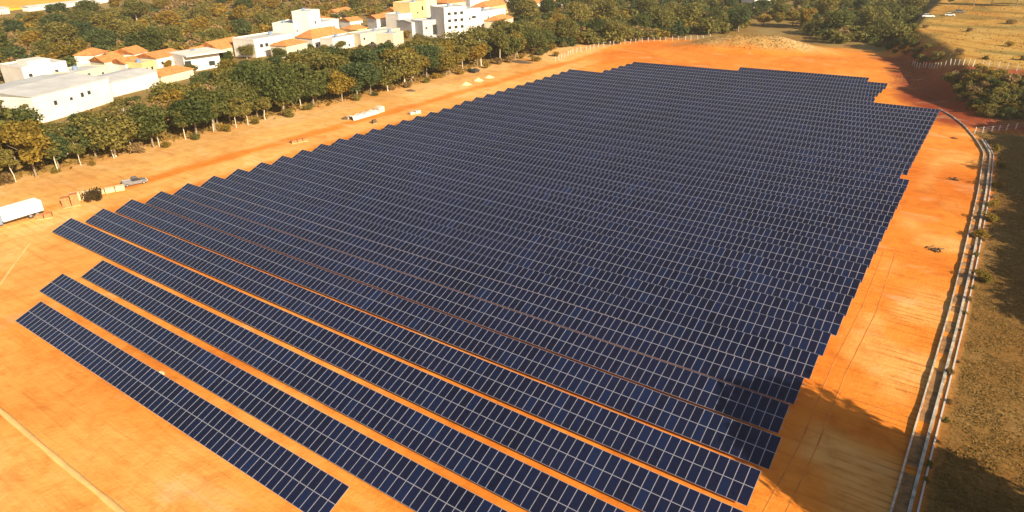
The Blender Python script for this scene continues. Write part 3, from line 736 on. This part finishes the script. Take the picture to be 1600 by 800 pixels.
building((44, 140), (112, 128), 16, 7.5, 'white', 'flat', 'white flat-topped block rising behind the long warehouse', [(.35, 2.6, 2.2, 1.1), (.95, 3, .9, 1.2)], extra=[(.25, .75, .2, .7, 7.4, 9.2)], name='building', cat='building')
building((178, 152), (250, 134), 14, 5.5, 'white', 'sheet', 'white hall with a red edged roof joining the warehouse', [], name='warehouse', cat='warehouse', over=.3)
building((118, 134), (174, 122), 12, 4.5, 'cream', 'flat', 'low cream annexe behind the warehouse roof', [(.8, 2, 1, 1)])
building((168, 117), (198, 112), 10, 5.0, 'cream', 'gable', 'cream gabled house left of the terracotta pair')
building((200, 118), (226, 113), 9, 4.6, 'white', 'gable', 'white house with a wide terracotta roof behind the hall', [(.4, 1.6, 1.2, 1.2)])
building((226, 120), (246, 115), 9, 5.0, 'ochre', 'flat', 'small ochre house with two windows beside the terracotta roof', [(.3, 2.2, 1, 1.2), (.7, 2.2, 1, 1.2)])
building((250, 115), (290, 106), 12, 6.0, 'white', 'gable', 'white two storey house with a brown roof and one dark window', [(.42, 3.0, 1.9, 1.1)])
building((254, 132), (304, 120), 9, 3.2, 'cream', 'hip', 'low house with a bright orange tiled roof in front of the white ones')
building((291, 114), (346, 104), 13, 6.0, 'white', 'flat', 'flat white modern house with a grey shaded bay', [(.10, 2.5, 2.6, 2.2), (.75, 1.6, 2.6, 1.8)], extra=[(-.0, 1.12, -.25, 1.0, 6.6, 7.1)])
building((345, 92), (386, 82), 12, 4.2, 'cream', 'gable', 'orange roofed house alone left of the white block', [(.6, 1.5, 1.5, 1.2)], roofh=3)
building((401, 90), (462, 80), 14, 8.0, 'white', 'flat', 'white block with two square windows above dark trees', [(.16, 4.6, 1.7, 1.5), (.29, 4.6, 1.7, 1.5)], name='building', cat='building')
building((450, 92), (482, 86), 9, 6.0, 'cream', 'hip', 'cream house with two tiers of orange roof', [(.5, 2.5, 1.2, 1.2)])
building((463, 66), (486, 61), 12, 9.5, 'white', 'flat', 'left white wing of the stepped tower with tall dark windows', g((.45, .75), (1.2,), 1.6, 5), name='building', cat='building')
building((487, 66), (505, 62), 9, 15.0, 'white', 'flat', 'tall narrow white tower above the orange roofs', [(.5, 9, 1.2, 1.4)], name='tower', cat='tower')
building((506, 62), (532, 57), 10, 9.0, 'white', 'flat', 'right white wing of the stepped tower', [(.5, 5, 1.4, 1.2)], name='building', cat='building')
building((490, 76), (545, 66), 12, 4.8, 'white', 'hip', 'white house under the broad orange roof before the tower', [(.2, 1.6, 1.6, 1.2), (.8, 1.6, 1.6, 1.2)], roofh=3.4)
building((522, 80), (566, 70), 8, 5.5, 'white', 'flat', 'white house right of the broad orange roof', [(.4, 2, 1.2, 1.2)])
building((550, 62), (575, 58), 8, 5.2, 'ochre', 'hip', 'ochre house with a tiled roof in the town middle', [(.5, 1.6, 1.4, 1.4)])
building((565, 74), (626, 62), 10, 6.0, 'cream', 'flat', 'long cream wall building with a dark recess', [(.55, 3.2, 3.0, 1.6)], name='building', cat='building')
building((590, 48), (622, 42), 10, 6.5, 'white', 'gable', 'white house with a red roof left of the ochre block', [(.5, 2.5, 1.2, 1.2)])
building((616, 80), (632, 76), 9, 8.0, 'cream', 'flat', 'narrow cream house end before the olive trees', [])
building((625, 50), (645, 46), 10, 9.0, 'white', 'flat', 'white house under the ochre block with grey band', [(.5, 3, 3, 1.2)])
building((643, 46), (668, 41), 12, 14.0, 'ochre', 'flat', 'tall ochre yellow apartment block with one dark window', [(.75, 9.5, 1.7, 2.2)], name='building', cat='building')
building((666, 40), (684, 36), 10, 14.5, 'cream', 'flat', 'tall cream block right of the ochre one', [(.5, 9.5, 1.4, 1.6)], name='building', cat='building')
building((645, 60), (680, 55), 14, 8.0, 'white', 'sheet', 'white hall with a pale sloping roof before the ochre block', [(.2, .5, 4.5, 1.2)], name='building', cat='building')
building((662, 62), (696, 56), 9, 9.0, 'grey', 'flat', 'building coloured grey for its shaded face, with tall dark openings', g((.5, .62), (2.0,), 2.0, 5.0), name='building', cat='building')  # shade of this face is carried by the grey wall colour
building((696, 62), (730, 56), 13, 15.5, 'white', 'flat', 'white four storey apartment block with rows of windows', g((.22, .5, .78), (1.8, 5.2, 8.6, 12.0), 1.9, 1.4), name='apartment_block', cat='apartments')
building((730, 52), (752, 48), 13, 12.0, 'white', 'flat', 'white block attached right of the apartment block', g((.5,), (7.5,), 3, 1.2), name='building', cat='building')
building((752, 44), (790, 37), 12, 8.5, 'white', 'flat', 'long low white building right of the apartments', [(.85, 5, 4, 1)], name='building', cat='building')
building((762, 26), (798, 19), 12, 6.0, 'ochre', 'hip', 'ochre house with orange tiled roof behind the white building', [(.5, 2, 2, 1.4)], roofh=3)
building((700, 28), (728, 24), 12, 9.0, 'cream', 'hip', 'cream house with tiled roof peeping over the apartments', [(.5, 4, 1.5, 1.4)])
building((735, 20), (765, 15), 12, 8.5, 'white', 'flat', 'white house behind the long low building', [(.3, 4, 1.5, 1.4), (.7, 4, 1.5, 1.4)])
building((838, 18), (872, 12), 12, 5.5, 'white', 'gable', 'lone white house with a tiled roof among far trees', [(.3, 1.8, 2, 1.4)])
building((862, 12), (884, 8), 10, 4.5, 'white', 'sheet', 'small white shed right of the lone far house')
building((1178, 12), (1202, 11), 14, 6.0, 'white', 'sheet', 'white house at the top edge above the mound', [(.3, 2, 2, 1.4)])
building((-20, 26), (16, 21), 10, 4.0, 'white', 'sheet', 'white shed at the left edge of the yellow field', name='warehouse', cat='warehouse')
building((46, 18), (176, 2), 6, 3.0, 'white', 'sheet', 'very long low white shed along the yellow field', name='warehouse', cat='warehouse')

for k, (px, py, wl_, rf) in enumerate([(150, 104, 'white', 'hip'), (182, 106, 'ochre', 'gable'), (214, 104, 'white', 'gable'), (268, 100, 'cream', 'hip'), (312, 98, 'white', 'gable'), (500, 44, 'white', 'hip'), (528, 30, 'cream', 'gable'), (548, 46, 'white', 'gable'),
        (604, 36, 'cream', 'hip'), (620, 26, 'white', 'gable'), (650, 20, 'white', 'flat'), (690, 16, 'cream', 'hip'), (716, 12, 'white', 'gable'), (748, 8, 'cream', 'hip'), (776, 14, 'white', 'flat'), (780, 48, 'cream', 'hip')]):
    building((px, py), (px+random.uniform(16, 24), py-random.uniform(3, 6)), random.uniform(7, 10), random.uniform(3.2, 5.5), wl_, rf, ('small '+{'white': 'white', 'ochre': 'ochre', 'cream': 'cream'}[wl_]+' house with a '+{'hip': 'hipped tile roof', 'gable': 'gabled tile roof', 'flat': 'flat roof'}[rf]+' '
        + ['just left of the gabled cream house', 'behind the ochre two-window house', 'behind the wide terracotta roof', 'behind the brown roofed white house', 'behind the flat modern house', 'right behind the white tower', 'farthest behind the tower wing', 'right of the tower wing',
           'left of the pale town middle', 'left behind the ochre block', 'behind the tall ochre block', 'behind the tall cream block', 'behind the apartment block', 'at the far top of the town', 'at the right end of the town top', 'right of the long white building'][k]), [(.3, 1.4, 1.1, 1.1), (.7, 1.4, 1.1, 1.1)], roofh=random.uniform(1.6, 2.6))

# yellow crop field behind the long white shed
fp = [at(-60, 22), at(20, 16), at(172, -2), at(190, -18), at(-60, -18)]
b = MB(); b.add([(x, y, float(gz(x, y))+1.2) for x, y in fp]+[(x, y, float(gz(x, y))-.5) for x, y in fp], [(0, 1, 2, 3, 4)]+[(k, k+5, (k+1) % 5+5, (k+1) % 5) for k in range(5)])
tag(b.build('field', plain('yellow_crop', (.62, .33, .03), .9, 0, .15, .05)), kind='structure')

# ------------------------------------------------------------------ vehicles and site things
def wheels(t, xs, hw, r=.33, name='wheel'):
    for x in xs:
        for s in (-1, 1):
            b = MB(); b.tube([(x, s*hw-.1, r), (x, s*hw+.1, r)], r, 14); wv = b.build(name, MT['rubber'], t)
            b = MB(); b.tube([(x, s*(hw+.101), r), (x, s*(hw+.115), r)], r*.6, 10); b.build('rim', MT['rim'], wv)
def car(px, py, rz, paint, label, L=4.4, kind='car', pickup=False, group=None):
    x, y = at(px, py); t = thing('parked_car', (x, y, float(gz(x, y))), label, 'car', group, rz); h = L/2
    b = MB(); b.prism([(-h, .35), (-h+.05, .85), (-h+.5, .95), (h-.9, .95), (h-.15, .80), (h, .5), (h-.05, .3), (-h+.1, .3)], -.86, .86); b.build('body', MT[paint], t)
    cab = [(-h+.25, .953), (-h+.75, 1.46), (.45, 1.46), (1.15, .953)] if not pickup else [(-.55, .953), (-.4, 1.6), (.6, 1.6), (1.2, .953)]
    b = MB(); b.prism(cab, -.74, .74); b.build('cabin', MT['pane'], t)
    c2 = [(cab[1][0]+.02, cab[1][1]+.003), (cab[1][0]+.1, cab[1][1]+.06), (cab[2][0]-.1, cab[2][1]+.06), (cab[2][0]-.02, cab[2][1]+.003)]
    b = MB(); b.prism(c2, -.70, .70); b.build('roof', MT[paint], t)
    if pickup:
        b = MB(); b.box((-h+.1, -.8, .953), (-.6, -.7, 1.2)); b.box((-h+.1, .7, .953), (-.6, .8, 1.2)); b.box((-h+.1, -.697, .953), (-h+.2, .697, 1.2)); b.build('bed_side', MT[paint], t)
    for s in (-1, 1):
        b = MB(); b.box((h-.12, s*.62-.17, .58), (h+.02, s*.62+.17, .74)); b.build('headlight', MT['lamp'], t)
    wheels(t, (-h+.85, h-.85), .80); return t
road = math.atan2(1, .03)
car(211, 288, R(74), 'silver', 'silver and white pickup parked on the dirt road near the brown shrub', 5.0, pickup=True)
car(743, 113, R(100), 'blackp', 'dark car parked against the trees at the far road side', 4.4)
car(1417, 20, R(30), 'whitep', 'pale van like car half hidden by trees at the golden field corner', 4.8, group='cars at the golden field')
car(1433, 24, R(20), 'whitep', 'white car between the two other pale cars above the golden field', 4.4, group='cars at the golden field')
car(1450, 27, R(15), 'whitep', 'nearest white car at the left corner of the golden field', 5.2, group='cars at the golden field')
car(1484, 25, R(5), 'whitep', 'small white car alone on the golden field edge', 4.2, group='cars at the golden field')
car(1499, 20, R(5), 'silver', 'silver car farthest right under the line of trees', 4.4, group='cars at the golden field')
car(1293, 41, R(10), 'whitep', 'white car among trees just right of the mound', 4.2)
# white trailer with blue cab
x0, y0 = at(3, 352); x1, y1 = at(66, 334); rz = math.atan2(y1-y0, x1-x0); Lt = math.hypot(x1-x0, y1-y0)
t = thing('trailer_truck', (x0, y0, float(gz(x0, y0))), 'white box truck with a blue grey cab parked at the left edge', 'truck', None, rz)
b = MB(); b.box((0, -1.25, .9), (Lt, 1.25, 3.0)); [b.box((q, -1.29, .95), (q+.08, -1.252, 2.95)) for q in np.arange(.3, Lt, 1.1)]; b.build('cargo_box', MT['whitep'], t)
b = MB(); b.box((.1, -1.0, .6), (Lt-.1, 1.0, .897)); b.build('chassis', MT['stone'], t)
b = MB(); b.prism([(-2.2, .5), (-2.2, 1.6), (-1.9, 2.6), (-.15, 2.7), (-.15, .5)], -1.15, 1.15); cb = b.build('cab', MT['blue'], t)
b = MB(); b.add([(-2.21, -1, 1.65), (-2.21, 1, 1.65), (-1.93, 1, 2.5), (-1.93, -1, 2.5)], [(3, 2, 1, 0), (0, 1, 2, 3)]); b.build('windscreen', MT['pane'], cb)
wheels(t, (-1.4, Lt-2.4, Lt-1.2), 1.05, .48)
b = MB()
def pallets(px, py, n, rz, m, label, sx=1.2, sy=1.0, hgt=.9, group=None):
    x, y = at(px, py); t = thing('pallet_stack', (x, y, float(gz(x, y))), label, 'pallets', group, rz)
    for k in range(n):
        ox = (k-(n-1)/2)*(sx+.12); b = MB()
        for e in range(6): b.box((ox-sx/2+e*sx/6+.01, -sy/2, .12), (ox-sx/2+(e+.8)*sx/6, sy/2, .15))
        for e in (-.45, 0, .45): b.box((ox-sx/2, e*sy-.05, 0), (ox+sx/2, e*sy+.05, .118))
        b.build('pallet', MT['wood'], t)
        b = MB(); hv = hgt*random.uniform(.8, 1.15); b.box((ox-sx/2+.04, -sy/2+.04, .153), (ox+sx/2-.04, sy/2-.04, .15+hv)); b.build('load', MT[m], t)
pallets(70, 341, 2, R(60), 'rust', 'rust red load on pallets by the end of the white truck', 1.3, 1.2, .9)
pallets(112, 322, 2, R(72), 'rust', 'tall orange crates on the verge between truck and brown shrub', 1.5, 1.5, 2.2)
pallets(172, 300, 3, R(70), 'sand', 'pale pallets between the brown shrub and the silver pickup', 1.8, 1.5, .8)
pallets(128, 312, 2, R(66), 'sand', 'pale yellow pallets beside the tall orange crates', 2.0, 1.6, 1.4)
pallets(468, 222, 3, R(72), 'rust', 'small brown bundles on the pale track by the array edge', 1.4, 1.2, .6)
pallets(648, 178, 2, R(74), 'tarp', 'pinkish white pallets close to the array edge', 1.8, 1.4, .7)
pallets(585, 193, 1, R(70), 'stone', 'single dark pallet below the tarpaulin stack', 1.2, 1.0, 1.0)
# tarpaulin covered stack: a sagging sheet over boxes
x0, y0 = at(548, 188); x1, y1 = at(588, 177); rz = math.atan2(y1-y0, x1-x0); Lt = math.hypot(x1-x0, y1-y0)
t = thing('covered_stack', (x0, y0, float(gz(x0, y0))), 'long material stack under a white tarpaulin on the dirt road', 'stack', None, rz)
b = MB(); nseg = 14
for k in range(nseg):
    a0, a1 = Lt*k/nseg, Lt*(k+1)/nseg; h0, h1 = 1.1+.25*math.sin(k*1.7), 1.1+.25*math.sin((k+1)*1.7)
    b.add([(a0, -1.3, 0), (a1, -1.3, 0), (a1, -.9, h1), (a0, -.9, h0), (a1, .9, h1), (a0, .9, h0), (a1, 1.3, 0), (a0, 1.3, 0)], [(0, 1, 2, 3), (3, 2, 4, 5), (5, 4, 6, 7)])
b.build('tarpaulin', MT['tarp'], t)
b = MB(); b.box((Lt+.3, -1, 0), (Lt+2.6, 1, 1.7)); b.build('crate', MT['cream'], t)
def heap(px, py, r, h, m, label, name='sand_heap', cat='heap', group=None, stretch=1, rz=0):
    x, y = at(px, py); n = 9; V = [(0, 0, h)]; Qf = []
    for ring in range(1, 5):
        for k in range(14):
            a = 2*math.pi*k/14; rr = r*ring/4*(1+random.uniform(-.12, .12)); V.append((rr*math.cos(a)*stretch, rr*math.sin(a), h*(1-ring/4)**1.1+random.uniform(-.05, .05)*h-(.1 if ring == 4 else 0)))
    for k in range(14): Qf.append((0, 1+k, 1+(k+1) % 14))
    for ring in range(3):
        for k in range(14): Qf.append((1+ring*14+k, 1+ring*14+14+k, 1+ring*14+14+(k+1) % 14, 1+ring*14+(k+1) % 14))
    b = MB(); b.add(V, Qf); o = b.build(name, m); o.location = (x, y, float(gz(x, y))); o.rotation_euler.z = rz
    return tag(o, label, cat, group)
heap(728, 132, 2.2, 1.0, MT['sand'], 'nearest of three pale sand heaps by the far road')
heap(747, 126, 2.2, 1.1, MT['sand'], 'middle one of three pale sand heaps by the far road')
heap(764, 121, 2.2, 1.0, MT['sand'], 'farthest of three pale sand heaps by the far road')
heap(812, 97, 3.2, .9, MT['stone'], 'long low dark heap beside the dry scrub', 'dark_heap', 'heap', None, 2.2, 0)  # low dark shape laid along a dark streak on the ground
heap(540, 186, 1.0, .9, MT['stone'], 'dark rubble heap at the left end of the tarpaulin stack', 'rubble_heap', 'heap', None, 1.6, .4)
heap(250, 584, .55, .35, MT['sand'], 'small pale heap in the gap behind the nearest panel row', 'sand_heap', 'heap', None, 1.8, -.3)
heap(642, 142, 1.2, .6, MT['stone'], 'small dark brush heap by the trees at mid road', 'brush_heap', 'heap', None, 1.8, .2)
def debris(px, py, label, n=9):
    x, y = at(px, py); t = thing('debris_pile', (x, y, float(gz(x, y))), label, 'debris')
    for k in range(n):
        a = random.uniform(0, 6.28); d = random.uniform(0, .9); b = MB(); L = random.uniform(.5, 1.3)
        c = (d*math.cos(a), d*math.sin(a), .15+.1*random.random()); e = random.uniform(0, 6.28)
        b.tube([(c[0]-L/2*math.cos(e), c[1]-L/2*math.sin(e), c[2]), (c[0]+L/2*math.cos(e), c[1]+L/2*math.sin(e), c[2]+random.uniform(-.08, .25))], random.uniform(.07, .16), 5)
        b.build('plank', MT['stone'], t)
debris(1461, 391, 'little heap of dark timber lying on the orange strip, the nearer one')
debris(1490, 281, 'dark timber scraps farther up the orange strip near the bend', 7)
debris(1491, 217, 'tiny dark scrap beside the channel bend at the strip end', 3)

# ------------------------------------------------------------------ warm dusty air
b = MB(); b.box((-1600, -300, -3), (500, 1700, 62)); hz = bpy.data.materials.new('haze_air'); hz.use_nodes = True; nt = hz.node_tree
nt.nodes.remove(nt.nodes['Principled BSDF']); pv = nt.nodes.new('ShaderNodeVolumePrincipled'); pv.inputs['Color'].default_value = (1, .93, .80, 1)
pv.inputs['Density'].default_value = .00013; pv.inputs['Anisotropy'].default_value = .2
nt.links.new(pv.outputs[0], nt.nodes['Material Output'].inputs['Volume'])
tag(b.build('haze', hz), kind='stuff')

# ------------------------------------------------------------------ tell repeated labels apart by their distance from the camera
bylab = {}
for t, d in ALLT: bylab.setdefault(t['label'], []).append((d, t))
for lab, l in bylab.items():
    if len(l) == 1: continue
    l.sort(key=lambda q: q[0])
    if len(l) == 2: names = ['nearer', 'farther']
    elif len(l) == 3: names = ['nearest', 'middle', 'farthest']
    else: names = ['nearest']+[ordinal(k)+' nearest' for k in range(2, len(l))]+['farthest']
    for (d, t), nm in zip(l, names): t['label'] = nm+' '+lab
for o in bpy.data.objects:
    if o.parent is None and len(str(o.get('label', '')).split()) > 16: print('LONG', o['label'])
print('trees', len(ALLT), 'belt', len(belt), 'woods', n1, n2, n3, 'shrubs', n4, n5, n6, 'objects', len(bpy.data.objects))
